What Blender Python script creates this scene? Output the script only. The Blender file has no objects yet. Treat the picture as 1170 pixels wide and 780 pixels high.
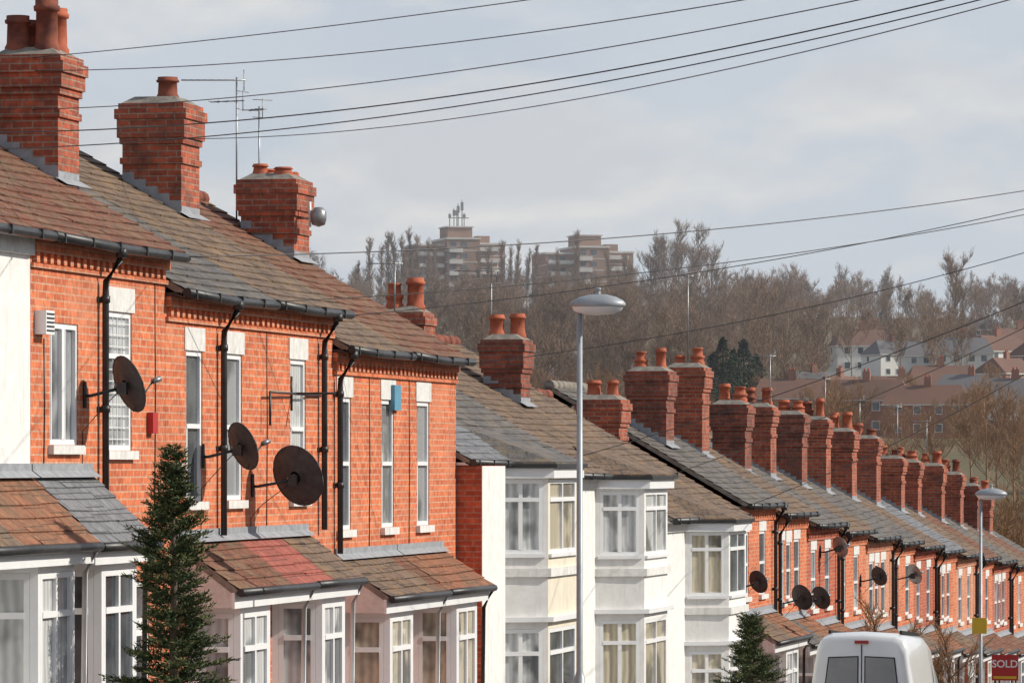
import bpy, math, random
from mathutils import Vector, Matrix
random.seed(7)
R=random.Random(11)
sc=bpy.context.scene
sc.view_settings.view_transform='Standard'
sc.view_settings.look='None'
sc.view_settings.exposure=0
ALPHA=math.radians(12.31)
CA,SA=math.cos(ALPHA),math.sin(ALPHA)

# ------------------------------------------------------------------ materials
MATS={}
def newmat(name):
    m=bpy.data.materials.new(name); m.use_nodes=True
    nt=m.node_tree; b=nt.nodes['Principled BSDF']
    MATS[name]=m
    return m,nt,b
def N(nt,t,**kw):
    n=nt.nodes.new(t)
    for k,v in kw.items():
        if k in ('operation','blend_type','data_type','feature','wave_type','bands_direction','offset','squash','noise_dimensions'):
            setattr(n,k,v)
        else: n.inputs[k].default_value=v
    return n
def mixc(nt,a,b,fac,mode='MIX'):
    n=nt.nodes.new('ShaderNodeMixRGB'); n.blend_type=mode
    for s,v in ((n.inputs[1],a),(n.inputs[2],b),(n.inputs[0],fac)):
        if hasattr(v,'is_linked') or hasattr(v,'links'): nt.links.new(v,s)
        else:
            s.default_value = (v if not isinstance(v,tuple) else (v[0],v[1],v[2],1))
    return n.outputs[0]
def ramp(nt,src,p0,p1,c0=0.0,c1=1.0):
    n=nt.nodes.new('ShaderNodeMapRange'); nt.links.new(src,n.inputs[0])
    n.inputs[1].default_value=p0;n.inputs[2].default_value=p1;n.inputs[3].default_value=c0;n.inputs[4].default_value=c1
    return n.outputs[0]
def brick_mat(name,c1,c2,mort,bw=.23,rh=.075,ms=.009,bump=.35,weather=.35,rough=.85,wcol=(.06,.045,.04),bias=0.0,wscale=1.3,stain=None,stf=.7,patch=None):
    m,nt,b=newmat(name)
    uv=nt.nodes.new('ShaderNodeUVMap')
    br=nt.nodes.new('ShaderNodeTexBrick')
    nt.links.new(uv.outputs[0],br.inputs['Vector'])
    br.inputs['Color1'].default_value=(*c1,1);br.inputs['Color2'].default_value=(*c2,1);br.inputs['Mortar'].default_value=(*mort,1)
    br.inputs['Scale'].default_value=1;br.inputs['Mortar Size'].default_value=ms;br.inputs['Mortar Smooth'].default_value=.2
    br.inputs['Bias'].default_value=bias;br.inputs['Brick Width'].default_value=bw;br.inputs['Row Height'].default_value=rh
    geo=nt.nodes.new('ShaderNodeNewGeometry')
    n1=N(nt,'ShaderNodeTexNoise',Scale=wscale,Detail=6.0,Roughness=.65); nt.links.new(geo.outputs['Position'],n1.inputs['Vector'])
    n2=N(nt,'ShaderNodeTexNoise',Scale=14.0,Detail=4.0,Roughness=.6); nt.links.new(geo.outputs['Position'],n2.inputs['Vector'])
    f1=ramp(nt,n1.outputs[0],.45,.72,0,weather)
    col=mixc(nt,br.outputs['Color'],wcol,f1)
    f2=ramp(nt,n2.outputs[0],.3,.7,.70,1.25)
    cc=nt.nodes.new('ShaderNodeCombineColor'); 
    for i in range(3): nt.links.new(f2,cc.inputs[i])
    col=mixc(nt,col,cc.outputs[0],1.0,'MULTIPLY')
    if patch:
        n6=N(nt,'ShaderNodeTexNoise',Scale=.9,Detail=8.0,Roughness=.7); nt.links.new(geo.outputs['Position'],n6.inputs['Vector'])
        col=mixc(nt,col,patch,ramp(nt,n6.outputs[0],.53,.66,0,.42))
    if stain:
        n3=N(nt,'ShaderNodeTexNoise',Scale=2.7,Detail=7.0,Roughness=.7); nt.links.new(geo.outputs['Position'],n3.inputs['Vector'])
        col=mixc(nt,col,stain,ramp(nt,n3.outputs[0],.48,.62,0,stf))
        n4=N(nt,'ShaderNodeTexNoise',Scale=23.0,Detail=3.0,Roughness=.6); nt.links.new(geo.outputs['Position'],n4.inputs['Vector'])
        col=mixc(nt,col,(.33,.30,.20),ramp(nt,n4.outputs[0],.62,.70,0,.55))
    nt.links.new(col,b.inputs['Base Color'])
    b.inputs['Roughness'].default_value=rough
    b.inputs['Specular IOR Level'].default_value=.25
    bp=N(nt,'ShaderNodeBump',Strength=bump,Distance=.01)
    inv=N(nt,'ShaderNodeMath',operation='SUBTRACT'); inv.inputs[0].default_value=1; nt.links.new(br.outputs['Fac'],inv.inputs[1])
    ad=N(nt,'ShaderNodeMath',operation='ADD'); nt.links.new(inv.outputs[0],ad.inputs[0]); nt.links.new(n2.outputs[0],ad.inputs[1])
    nt.links.new(ad.outputs[0],bp.inputs['Height']); nt.links.new(bp.outputs[0],b.inputs['Normal'])
    return m
def noise_mat(name,c1,c2,scale=5,rough=.8,spec=.3,bump=.1,metal=0,coat=0,lo=.35,hi=.65,det=5,streak=None):
    m,nt,b=newmat(name)
    geo=nt.nodes.new('ShaderNodeNewGeometry')
    n1=N(nt,'ShaderNodeTexNoise',Scale=float(scale),Detail=float(det),Roughness=.6); nt.links.new(geo.outputs['Position'],n1.inputs['Vector'])
    col=mixc(nt,c1,c2,ramp(nt,n1.outputs[0],lo,hi))
    if streak:
        mpn=nt.nodes.new('ShaderNodeMapping'); mpn.inputs['Scale'].default_value=(5,5,.45); nt.links.new(geo.outputs['Position'],mpn.inputs[0])
        n5=N(nt,'ShaderNodeTexNoise',Scale=1.6,Detail=6.0,Roughness=.65); nt.links.new(mpn.outputs[0],n5.inputs['Vector'])
        col=mixc(nt,col,streak,ramp(nt,n5.outputs[0],.52,.75,0,.6))
    nt.links.new(col,b.inputs['Base Color'])
    b.inputs['Roughness'].default_value=rough; b.inputs['Specular IOR Level'].default_value=spec
    b.inputs['Metallic'].default_value=metal; b.inputs['Coat Weight'].default_value=coat
    if bump:
        bp=N(nt,'ShaderNodeBump',Strength=bump,Distance=.02); nt.links.new(n1.outputs[0],bp.inputs['Height']); nt.links.new(bp.outputs[0],b.inputs['Normal'])
    return m
def curtain_mat(name,c1,c2,freq,coat=1.0):
    m,nt,b=newmat(name)
    uv=nt.nodes.new('ShaderNodeUVMap')
    w=N(nt,'ShaderNodeTexWave',Scale=float(freq),Distortion=2.5,Detail=2.0); w.bands_direction='X'
    nt.links.new(uv.outputs[0],w.inputs[0])
    geo=nt.nodes.new('ShaderNodeNewGeometry')
    n1=N(nt,'ShaderNodeTexNoise',Scale=1.2,Detail=3.0); nt.links.new(geo.outputs['Position'],n1.inputs['Vector'])
    col=mixc(nt,c1,c2,w.outputs[1] if len(w.outputs)>1 else w.outputs[0])
    col=mixc(nt,col,(.03,.035,.04),ramp(nt,n1.outputs[0],.5,.6,0,.75))
    nt.links.new(col,b.inputs['Base Color']); b.inputs['Roughness'].default_value=.5
    b.inputs['Coat Weight'].default_value=coat; b.inputs['Coat Roughness'].default_value=.03
    return m

brick_mat('brick_orange',(.70,.20,.085),(.49,.12,.055),(.56,.33,.22),weather=.45,wcol=(.28,.095,.06),patch=(.62,.27,.16))
brick_mat('brick_red',(.54,.125,.062),(.38,.085,.05),(.42,.24,.17),weather=.3,wcol=(.16,.06,.045))
brick_mat('brick_pale',(.66,.28,.16),(.54,.2,.12),(.5,.34,.25),weather=.25,wcol=(.25,.12,.08))
brick_mat('brick_chimney',(.50,.12,.062),(.27,.07,.045),(.34,.23,.17),weather=.85,bump=.7,wcol=(.12,.06,.045),wscale=2.2,patch=(.30,.15,.11))
brick_mat('brick_chimney_sooty',(.36,.095,.058),(.20,.06,.042),(.22,.16,.13),weather=.9,bump=.7,wcol=(.07,.045,.037),wscale=2.2,patch=(.2,.11,.085))
brick_mat('tile_redbrown',(.235,.092,.058),(.15,.065,.042),(.06,.035,.03),bw=.22,rh=.2,ms=.008,weather=.5,wcol=(.12,.08,.06),stain=(.2,.145,.09))
brick_mat('tile_red',(.38,.12,.09),(.30,.095,.075),(.12,.05,.04),bw=.22,rh=.2,ms=.008,weather=.3,wcol=(.15,.08,.07))
brick_mat('tile_orange',(.33,.145,.08),(.24,.10,.06),(.09,.05,.03),bw=.22,rh=.2,ms=.008,weather=.5,wcol=(.13,.09,.06),stain=(.14,.105,.07))
brick_mat('tile_brown',(.20,.14,.105),(.14,.098,.075),(.05,.04,.035),bw=.24,rh=.2,ms=.008,weather=.5,wcol=(.08,.065,.05),stain=(.26,.165,.09))
brick_mat('slate_dark',(.155,.142,.135),(.105,.098,.095),(.04,.036,.034),bw=.28,rh=.2,ms=.008,weather=.45,rough=.65,wcol=(.07,.06,.05),stain=(.205,.155,.105))
brick_mat('slate_grey',(.22,.22,.23),(.17,.17,.18),(.06,.06,.06),bw=.28,rh=.2,ms=.008,weather=.3,rough=.6,wcol=(.12,.12,.12))
noise_mat('white_render',(.78,.77,.75),(.70,.685,.66),6,.9,.2,.25,streak=(.50,.48,.43))
noise_mat('white_render_sunwarm',(.72,.66,.54),(.64,.58,.47),5,.9,.2,.2,streak=(.5,.45,.36))  # white render with warm sunlight put into its colour
noise_mat('white_upvc',(.82,.82,.82),(.76,.765,.77),3,.35,.5,0)
noise_mat('white_paint_old',(.76,.75,.72),(.62,.60,.57),9,.6,.4,.15,streak=(.42,.40,.36))
noise_mat('black_plastic',(.018,.018,.02),(.035,.035,.036),6,.45,.5,0)
noise_mat('lead_flashing',(.24,.25,.27),(.34,.35,.37),8,.55,.5,.2)
noise_mat('terracotta',(.50,.14,.07),(.32,.09,.055),7,.8,.25,.15)
noise_mat('terracotta_sooty',(.28,.09,.055),(.13,.05,.04),6,.85,.2,.15)
noise_mat('mortar_flaunching',(.3,.27,.23),(.18,.16,.14),9,.95,.1,.3)
noise_mat('galvanised',(.30,.32,.34),(.38,.40,.42),5,.5,.5,0,metal=.3)
noise_mat('aluminium',(.22,.22,.23),(.32,.32,.32),8,.4,.5,0,metal=.6)
noise_mat('dish_grey',(.045,.042,.045),(.075,.07,.07),10,.6,.3,.05)
noise_mat('window_glass',(.04,.045,.052),(.13,.14,.15),1.7,.04,.6,.012,det=2)
curtain_mat('net_curtain',(.66,.67,.66),(.46,.47,.47),3.2)
curtain_mat('blind_grey',(.36,.37,.38),(.27,.28,.29),9)
curtain_mat('curtain_cream',(.62,.55,.41),(.42,.37,.27),3)
noise_mat('wood_red_door',(.25,.03,.03),(.2,.025,.025),4,.4,.5,0)
noise_mat('asphalt',(.045,.045,.047),(.062,.061,.06),22,.9,.3,.2)
noise_mat('paving',(.22,.21,.2),(.29,.28,.26),4,.9,.2,.1)
noise_mat('kerb_stone',(.3,.29,.28),(.24,.235,.225),6,.9,.2,.1)
noise_mat('road_paint',(.72,.72,.7),(.6,.6,.58),12,.8,.2,0)
noise_mat('terrain_soil',(.11,.105,.055),(.17,.125,.08),.05,.95,.1,0,det=8)
noise_mat('bark',(.12,.09,.07),(.18,.14,.11),9,.95,.1,.2)
noise_mat('bare_twig',(.20,.135,.092),(.30,.205,.14),.03,.95,.1,0,lo=.4,hi=.6,det=3)
noise_mat('twig_near',(.26,.155,.085),(.35,.215,.125),.06,.95,.1,0)
noise_mat('fir_green',(.03,.05,.022),(.06,.085,.035),7,.8,.2,0)
noise_mat('fir_tip',(.10,.12,.045),(.16,.155,.065),9,.8,.2,0)
noise_mat('evergreen',(.022,.034,.018),(.042,.058,.03),.6,.9,.1,0)
noise_mat('van_paint',(.72,.73,.74),(.68,.69,.70),2,.28,.5,0,coat=.6)
noise_mat('van_glass',(.22,.23,.245),(.28,.29,.30),2,.1,.5,0)
noise_mat('rubber',(.02,.02,.02),(.03,.03,.03),9,.8,.2,0)
noise_mat('lamp_red',(.4,.02,.02),(.3,.015,.015),9,.3,.5,0)
noise_mat('board_red',(.45,.03,.03),(.4,.03,.03),3,.5,.4,0)
noise_mat('board_yellow',(.65,.45,.03),(.6,.42,.03),3,.5,.4,0)
noise_mat('tower_brick',(.34,.215,.16),(.27,.175,.13),.2,.9,.2,0)
noise_mat('tower_concrete',(.64,.61,.57),(.54,.52,.49),.3,.9,.2,0)
noise_mat('far_roof',(.20,.105,.075),(.14,.085,.065),.08,.9,.2,0)
noise_mat('far_roof_grey',(.13,.125,.13),(.17,.16,.16),.08,.9,.2,0)
noise_mat('far_wall_white',(.78,.77,.74),(.68,.67,.64),.2,.9,.2,0)
noise_mat('far_wall_brick',(.34,.16,.11),(.27,.13,.095),.2,.9,.2,0)
noise_mat('blue_plastic',(.12,.3,.42),(.1,.26,.38),5,.5,.4,0)
noise_mat('pole_wood',(.13,.09,.06),(.09,.065,.045),8,.9,.2,.2)

# ------------------------------------------------------------------ mesh builder
class MB:
    def __init__(s): s.v=[];s.f=[];s.m=[];s.uv=[];s.mats=[];s.sm=[]
    def mi(s,m):
        if m not in s.mats: s.mats.append(m)
        return s.mats.index(m)
    def poly(s,pts,mat,smooth=False):
        pts=[Vector(p) for p in pts]
        n=Vector((0,0,0))
        for i in range(len(pts)):
            a=pts[i];b=pts[(i+1)%len(pts)]
            n+=Vector(((a.y-b.y)*(a.z+b.z),(a.z-b.z)*(a.x+b.x),(a.x-b.x)*(a.y+b.y)))
        if n.length<1e-12: return
        n.normalize()
        t=Vector((0,0,1)).cross(n)
        if t.length<1e-3: t=Vector((1,0,0))
        t.normalize(); bt=n.cross(t)
        i0=len(s.v); s.v+= [tuple(p) for p in pts]
        s.f.append(tuple(range(i0,i0+len(pts)))); s.m.append(s.mi(mat)); s.sm.append(smooth)
        s.uv.append([(p.dot(t),p.dot(bt)) for p in pts])
    def hexa(s,c,mat):
        for q in ((3,2,1,0),(4,5,6,7),(0,1,5,4),(1,2,6,5),(2,3,7,6),(3,0,4,7)):
            s.poly([c[i] for i in q],mat)
    def box(s,x0,x1,y0,y1,z0,z1,mat):
        s.hexa([(x0,y0,z0),(x1,y0,z0),(x1,y1,z0),(x0,y1,z0),(x0,y0,z1),(x1,y0,z1),(x1,y1,z1),(x0,y1,z1)],mat)
    def lbox(s,F,a0,a1,b0,b1,c0,c1,mat):
        P=lambda a,b,c:F.p(a,b,c)
        s.hexa([P(a0,b1,c0),P(a1,b1,c0),P(a1,b0,c0),P(a0,b0,c0),P(a0,b1,c1),P(a1,b1,c1),P(a1,b0,c1),P(a0,b0,c1)],mat)
    def tube(s,pts,r,mat,n=8,smooth=True,cap=True):
        pts=[Vector(p) for p in pts]
        rr=r if isinstance(r,(list,tuple)) else [r]*len(pts)
        rings=[]
        for i,p in enumerate(pts):
            d=(pts[min(i+1,len(pts)-1)]-pts[max(i-1,0)]).normalized()
            up=Vector((0,0,1)) if abs(d.z)<.9 else Vector((1,0,0))
            a=d.cross(up).normalized(); b=a.cross(d).normalized()
            rings.append([p+(a*math.cos(2*math.pi*k/n)+b*math.sin(2*math.pi*k/n))*rr[i] for k in range(n)])
        for i in range(len(rings)-1):
            for k in range(n):
                s.poly([rings[i][k],rings[i][(k+1)%n],rings[i+1][(k+1)%n],rings[i+1][k]],mat,smooth)
        if cap:
            s.poly(rings[0][::-1],mat); s.poly(rings[-1],mat)
    def lathe(s,c,prof,mat,n=14,sx=1,sy=1,axis=None):
        c=Vector(c)
        rings=[[c+Vector((r*sx*math.cos(2*math.pi*k/n),r*sy*math.sin(2*math.pi*k/n),z)) for k in range(n)] for r,z in prof]
        for i in range(len(rings)-1):
            for k in range(n):
                s.poly([rings[i][k],rings[i][(k+1)%n],rings[i+1][(k+1)%n],rings[i+1][k]],mat,True)
    def build(s,name,parent=None,loc=None):
        me=bpy.data.meshes.new(name)
        o=Vector((0,0,0))
        if parent is not None: o=parent.location.copy()
        elif loc is not None: o=Vector(loc)
        me.from_pydata([(v[0]-o.x,v[1]-o.y,v[2]-o.z) for v in s.v],[],s.f)
        for m in s.mats: me.materials.append(MATS[m])
        me.polygons.foreach_set('material_index',s.m)
        me.polygons.foreach_set('use_smooth',s.sm)
        uvl=me.uv_layers.new(name='UVMap')
        flat=[]
        for f in s.uv:
            for u in f: flat+=[u[0],u[1]]
        uvl.data.foreach_set('uv',flat)
        if any(s.sm):
            import bmesh
            bm=bmesh.new(); bm.from_mesh(me); bmesh.ops.remove_doubles(bm,verts=bm.verts,dist=1e-5); bm.to_mesh(me); bm.free()
        me.update()
        ob=bpy.data.objects.new(name,me); sc.collection.objects.link(ob)
        if parent is not None: ob.parent=parent
        elif loc is not None: ob.location=o
        return ob
class Fr:
    def __init__(s,ox,oy,tx,ty):
        l=math.hypot(tx,ty); s.o=(ox,oy); s.t=(tx/l,ty/l); s.n=(ty/l,-tx/l); s.L=l
    def p(s,a,b,c): return (s.o[0]+s.t[0]*a+s.n[0]*b, s.o[1]+s.t[1]*a+s.n[1]*b, c)
def empty(name,loc):
    e=bpy.data.objects.new(name,None); e.location=loc; e.empty_display_size=.5
    sc.collection.objects.link(e); return e

def lerp_tab(tab,x):
    if x<=tab[0][0]: return tab[0][1]
    for (a,za),(b,zb) in zip(tab,tab[1:]):
        if x<=b: return za+(zb-za)*(x-a)/(b-a)
    return tab[-1][1]
GP=[(-60,1.0),(0,-1.65),(40,-3.05),(56,-4.0),(76,-5.1),(88,-5.7),(100,-6.2),(128,-7.3),(160,-8.6)]
def gz(y): return lerp_tab(GP,y)

# ------------------------------------------------------------------ wall/window helpers
def wall(mb,F,a0,a1,c0,c1,ops,mat,rev=.07,revmat=None):
    A=sorted(set([a0,a1]+[o[0] for o in ops]+[o[1] for o in ops])); C=sorted(set([c0,c1]+[o[2] for o in ops]+[o[3] for o in ops]))
    for i in range(len(A)-1):
        for j in range(len(C)-1):
            am=(A[i]+A[i+1])/2; cm=(C[j]+C[j+1])/2
            if any(o[0]<am<o[1] and o[2]<cm<o[3] for o in ops): continue
            mb.poly([F.p(A[i],0,C[j]),F.p(A[i],0,C[j+1]),F.p(A[i+1],0,C[j+1]),F.p(A[i+1],0,C[j])][::-1],mat)
    rm=revmat or mat
    for o in ops:
        x0,x1,z0,z1=o[:4]
        for q in (((x0,0,z0),(x0,-rev-.05,z0),(x0,-rev-.05,z1),(x0,0,z1)),((x1,0,z0),(x1,-rev-.05,z0),(x1,-rev-.05,z1),(x1,0,z1)),
                  ((x0,0,z1),(x0,-rev-.05,z1),(x1,-rev-.05,z1),(x1,0,z1)),((x0,0,z0),(x0,-rev-.05,z0),(x1,-rev-.05,z0),(x1,0,z0))):
            mb.poly([F.p(*p) for p in q],rm)
def window(mb,F,a0,a1,c0,c1,style='sash',rec=.06,glass=None,fm='white_upvc',ft=.055,bt=.035):
    g=glass or R.choice(['window_glass','window_glass','net_curtain','blind_grey'])
    e=.002
    b0,b1=-rec,-rec+.045
    mb.lbox(F,a0+e,a0+ft,b0,b1,c0+e,c1-e,fm); mb.lbox(F,a1-ft,a1-e,b0,b1,c0+e,c1-e,fm)
    mb.lbox(F,a0+ft,a1-ft,b0,b1,c0+e,c0+ft,fm); mb.lbox(F,a0+ft,a1-ft,b0,b1,c1-ft,c1-e,fm)
    mb.poly([F.p(a0,b0+.012,c0),F.p(a1,b0+.012,c0),F.p(a1,b0+.012,c1),F.p(a0,b0+.012,c1)],g)
    am=(a0+a1)/2; h=c1-c0
    if style=='sash':
        mb.lbox(F,a0+ft,a1-ft,b0+.005,b1+.012,c0+h*.5-.025,c0+h*.5+.025,fm)
        mb.lbox(F,a0+ft,a0+ft+.03,b0+.005,b1+.005,c0+ft,c0+h*.5-.025,fm)
    elif style=='case2':
        mb.lbox(F,am-bt,am+bt,b0+.004,b1+.006,c0+ft,c1-ft,fm)
        for x in (a0+ft,am+bt):
            w=am-bt-a0-ft
            mb.lbox(F,x+.0,x+.02,b0+.006,b1+.01,c0+ft,c1-ft,fm); mb.lbox(F,x+w-.02,x+w,b0+.006,b1+.01,c0+ft,c1-ft,fm)
    elif style=='top':
        zt=c1-h*.27
        mb.lbox(F,a0+ft,a1-ft,b0+.004,b1+.008,zt-.03,zt+.03,fm)
        if a1-a0>.6: mb.lbox(F,am-.028,am+.028,b0+.006,b1+.004,c0+ft,zt-.03,fm); mb.lbox(F,am-.028,am+.028,b0+.006,b1+.004,zt+.03,c1-ft,fm)
    elif style=='grid':
        mb.lbox(F,a0+ft,a1-ft,b0+.005,b1+.012,c0+h*.68-.025,c0+h*.68+.025,fm)
        k=int((h)/.11)
        for i in range(1,k):
            z=c0+h*i/k; mb.lbox(F,a0+ft,a1-ft,b1+.0,b1+.007,z-.004,z+.004,fm)
        for i in range(1,6):
            x=a0+(a1-a0)*i/6; mb.lbox(F,x-.004,x+.004,b1-.01,b1-.001,c0+ft,c1-ft,fm)
def door(mb,F,a0,a1,c0,c1,mat='white_upvc',rec=.06):
    b0=-rec
    mb.lbox(F,a0+.002,a0+.06,b0,b0+.05,c0,c1-.002,'white_upvc'); mb.lbox(F,a1-.06,a1-.002,b0,b0+.05,c0,c1-.002,'white_upvc'); mb.lbox(F,a0+.06,a1-.06,b0,b0+.05,c1-.06,c1-.002,'white_upvc')
    zf=c1-.42
    mb.lbox(F,a0+.06,a1-.06,b0+.003,b0+.047,zf-.03,zf+.03,'white_upvc')
    mb.poly([F.p(a0+.06,b0+.015,zf),F.p(a1-.06,b0+.015,zf),F.p(a1-.06,b0+.015,c1-.06),F.p(a0+.06,b0+.015,c1-.06)],'window_glass')
    mb.lbox(F,a0+.06,a1-.06,b0,b0+.035,c0,zf-.03,mat)
    am=(a0+a1)/2; w=(a1-a0-.12)
    mb.lbox(F,am-w*.33,am+w*.33,b0+.036,b0+.042,zf-.85,zf-.15,'window_glass')
    mb.lbox(F,am-w*.33,am+w*.33,b0+.036,b0+.05,c0+.2,c0+.75,mat)
    mb.lbox(F,am-.13,am+.13,b0+.036,b0+.048,c0+.98,c0+1.03,'black_plastic')
def roof_slope(mb,Y0,Y1,xa,za,xb,zb,mat,L=.2,lift=.022,sag=0):
    ln=math.hypot(xb-xa,zb-za); ux,uz=(xb-xa)/ln,(zb-za)/ln; nx,nz=uz,-ux
    if nz<0: nx,nz=-nx,-nz
    n=max(1,round(ln/L)); st=ln/n
    nseg=max(1,int((Y1-Y0)/.55)) if sag else 1
    YS=[Y0+(Y1-Y0)*k/nseg for k in range(nseg+1)]
    rr=random.Random(int(Y0*100))
    def dz(y,f):
        if not sag: return 0
        u=(y-Y0)/(Y1-Y0)
        return -sag*math.sin(math.pi*u)*math.sin(math.pi*min(1,f*.9+.05))
    for i in range(n):
        for (ya,yb) in zip(YS,YS[1:]):
            jt=rr.uniform(-.004,.006) if sag else 0
            d0=i*st-.02+ (rr.uniform(-.006,.006) if sag else 0); d1=(i+1)*st
            l2=lift+jt
            p0=(xa+ux*d0+nx*l2,za+uz*d0+nz*l2); p1=(xa+ux*d1+nx*.003,za+uz*d1+nz*.003); q=(xa+ux*d0-nx*.004,za+uz*d0-nz*.004)
            f0=i/n;f1=(i+1)/n
            mb.poly([(p0[0],ya,p0[1]+dz(ya,f0)),(p0[0],yb,p0[1]+dz(yb,f0)),(p1[0],yb,p1[1]+dz(yb,f1)),(p1[0],ya,p1[1]+dz(ya,f1))],mat)
            mb.poly([(q[0],ya,q[1]+dz(ya,f0)),(q[0],yb,q[1]+dz(yb,f0)),(p0[0],yb,p0[1]+dz(yb,f0)),(p0[0],ya,p0[1]+dz(ya,f0))],mat)
    t=.07
    a=(xa,za);b=(xb,zb);c=(xb-nx*t,zb-nz*t);d=(xa-nx*t,za-nz*t)
    for Y in (Y0,Y1):
        mb.poly([(p[0],Y,p[1]) for p in (a,b,c,d)],'mortar_flaunching')
    s_=sag+.006
    mb.poly([(a[0],Y0,a[1]-s_),(a[0],Y1,a[1]-s_),(b[0],Y1,b[1]-s_),(b[0],Y0,b[1]-s_)],mat)
    mb.poly([(d[0],Y0,d[1]),(d[0],Y1,d[1]),(c[0],Y1,c[1]),(c[0],Y0,c[1])],'black_plastic')

XF=-13.8; XR=-17.35; XB=-20.9; PITCH=.585
def chimney(e,xc,yc,w,t,zb,zt,npots,ph,mat='brick_chimney',pm='terracotta',style=0,zroof=None,slope=PITCH,heights=None):
    mb=MB()
    x0,x1,y0,y1=xc-w/2,xc+w/2,yc-t/2,yc+t/2
    hh=R.choice([0,.07,.0,.12])
    mb.box(x0,x1,y0,y1,zb,zt-.42-hh,mat)
    mb.box(x0-.03,x1+.03,y0-.03,y1+.03,zt-.42-hh,zt-.345-hh,mat)
    mb.box(x0-.055,x1+.055,y0-.055,y1+.055,zt-.345-hh,zt-.19,mat)
    mb.box(x0-.08,x1+.08,y0-.08,y1+.08,zt-.19,zt-.07,mat)
    mb.box(x0-.04,x1+.04,y0-.04,y1+.04,zt-.07,zt,mat)
    if style!=2:
        mb.box(x0-.025,x1+.025,y0-.025,y1+.025,zt-.66-hh,zt-.585-hh,mat)
    c=[(x0-.02,y0-.02,zt),(x1+.02,y0-.02,zt),(x1+.02,y1+.02,zt),(x0-.02,y1+.02,zt),(x0+.12,y0+.12,zt+.09),(x1-.12,y0+.12,zt+.09),(x1-.12,y1-.12,zt+.09),(x0+.12,y1-.12,zt+.09)]
    mb.hexa(c,'mortar_flaunching')
    if zroof is not None:
        zf=lambda x: zroof(x)
        e3=.004
        for yy in (y0-e3,y1+e3):
            k=5
            for i in range(k):
                xa_=x0+(x1-x0)*i/k; xb_=x0+(x1-x0)*(i+1)/k
                zt_=zf(xa_)+.09
                mb.poly([(xa_,yy,zf(xa_)-.05),(xb_,yy,zf(xb_)-.05),(xb_,yy,zt_),(xa_,yy,zt_)],'lead_flashing')
        mb.poly([(x1+e3,y0,zf(x1)-.05),(x1+e3,y1,zf(x1)-.05),(x1+e3,y1,zf(x1)+.11),(x1+e3,y0,zf(x1)+.11)],'lead_flashing')
        mb.poly([(x1,y0-.08,zf(x1)+.04),(x1,y1+.08,zf(x1)+.04),(x1+.13,y1+.08,zf(x1+.13)+.04),(x1+.13,y0-.08,zf(x1+.13)+.04)],'lead_flashing')
    mb.build('chimney_stack',e)
    mp=MB()
    for i in range(npots):
        n=max(npots,1)
        fx=(i+.5)/n
        px=x0+w*fx if w>=t or npots<3 else xc+(.16 if i%2 else -.16)
        py=yc+(R.uniform(-.12,.12)) if n<4 else y0+t*(.28 if i<2 else .72)
        if npots==1: px=xc+.12
        h=ph*R.choice([.6,.9,1,1.2]) if npots>1 else ph
        r=R.uniform(.095,.13)
        if heights: h=heights[i]; r=.125
        z=zt+.03
        pmx=pm if R.random()<.7 else 'terracotta_sooty'
        if R.random()<.3 and h>.25 and not heights:
            mp.lathe((px,py,z),[(r*1.25,0),(r*1.28,.08),(r*1.05,.12),(r*1.1,h*.4),(r*1.3,h*.45),(r*1.3,h*.55),(r*.95,h*.6),(r*.85,h*.9),(r*1.0,h*.92),(r*1.0,h),(r*.7,h),(r*.7,h*.4)],pmx,8)
        else:
            mp.lathe((px,py,z),[(r*1.12,0),(r*1.15,.06),(r*.98,.1),(r*.92,h*.78),(r*1.12,h*.8),(r*1.15,h*.88),(r*1.0,h*.9),(r*1.0,h),(r*.78,h),(r*.74,h*.3)],pmx,12)
    if npots: mp.build('chimney_pots',e)

def bay(mw,mg,pts,z0,z1,storeys,mat,styleset='top',glass=None):
    for k,(p,q) in enumerate(zip(pts,pts[1:])):
        F=Fr(p[0],p[1],q[0]-p[0],q[1]-p[1])
        m=.075
        ops=[(m,F.L-m,a,b) for a,b in storeys] if F.L>.3 else []
        mm=mat if isinstance(mat,str) else mat[k%len(mat)]
        wall(mw,F,0,F.L,z0,z1,ops,mm,rev=.04,revmat='white_upvc')
        for o in ops:
            window(mg,F,*o,style=styleset,rec=.045,glass=glass or R.choice(['net_curtain','net_curtain','window_glass','curtain_cream']),ft=.058)
            mg.lbox(F,o[0]-.04,o[1]+.04,-.04,.045,o[2]-.05,o[2]-.002,'white_upvc')
def poly_band(mb,pts,z0,z1,off,mat):
    out=[]
    n=len(pts)
    for i,p in enumerate(pts):
        ns=[]
        for j in (i-1,i):
            if 0<=j<n-1:
                F=Fr(pts[j][0],pts[j][1],pts[j+1][0]-pts[j][0],pts[j+1][1]-pts[j][1]); ns.append(F.n)
        nx=sum(a[0] for a in ns)/len(ns); ny=sum(a[1] for a in ns)/len(ns); l=nx*nx+ny*ny
        out.append((p[0]+nx/l*off,p[1]+ny/l*off))
    out[0]=(pts[0][0],out[0][1]); out[-1]=(pts[-1][0],out[-1][1])
    mb.poly([(p[0],p[1],z1) for p in out],mat); mb.poly([(p[0],p[1],z0) for p in out],mat)
    for a,b in zip(out,out[1:]): mb.poly([(a[0],a[1],z0),(b[0],b[1],z0),(b[0],b[1],z1),(a[0],a[1],z1)],mat)
    return out

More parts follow.
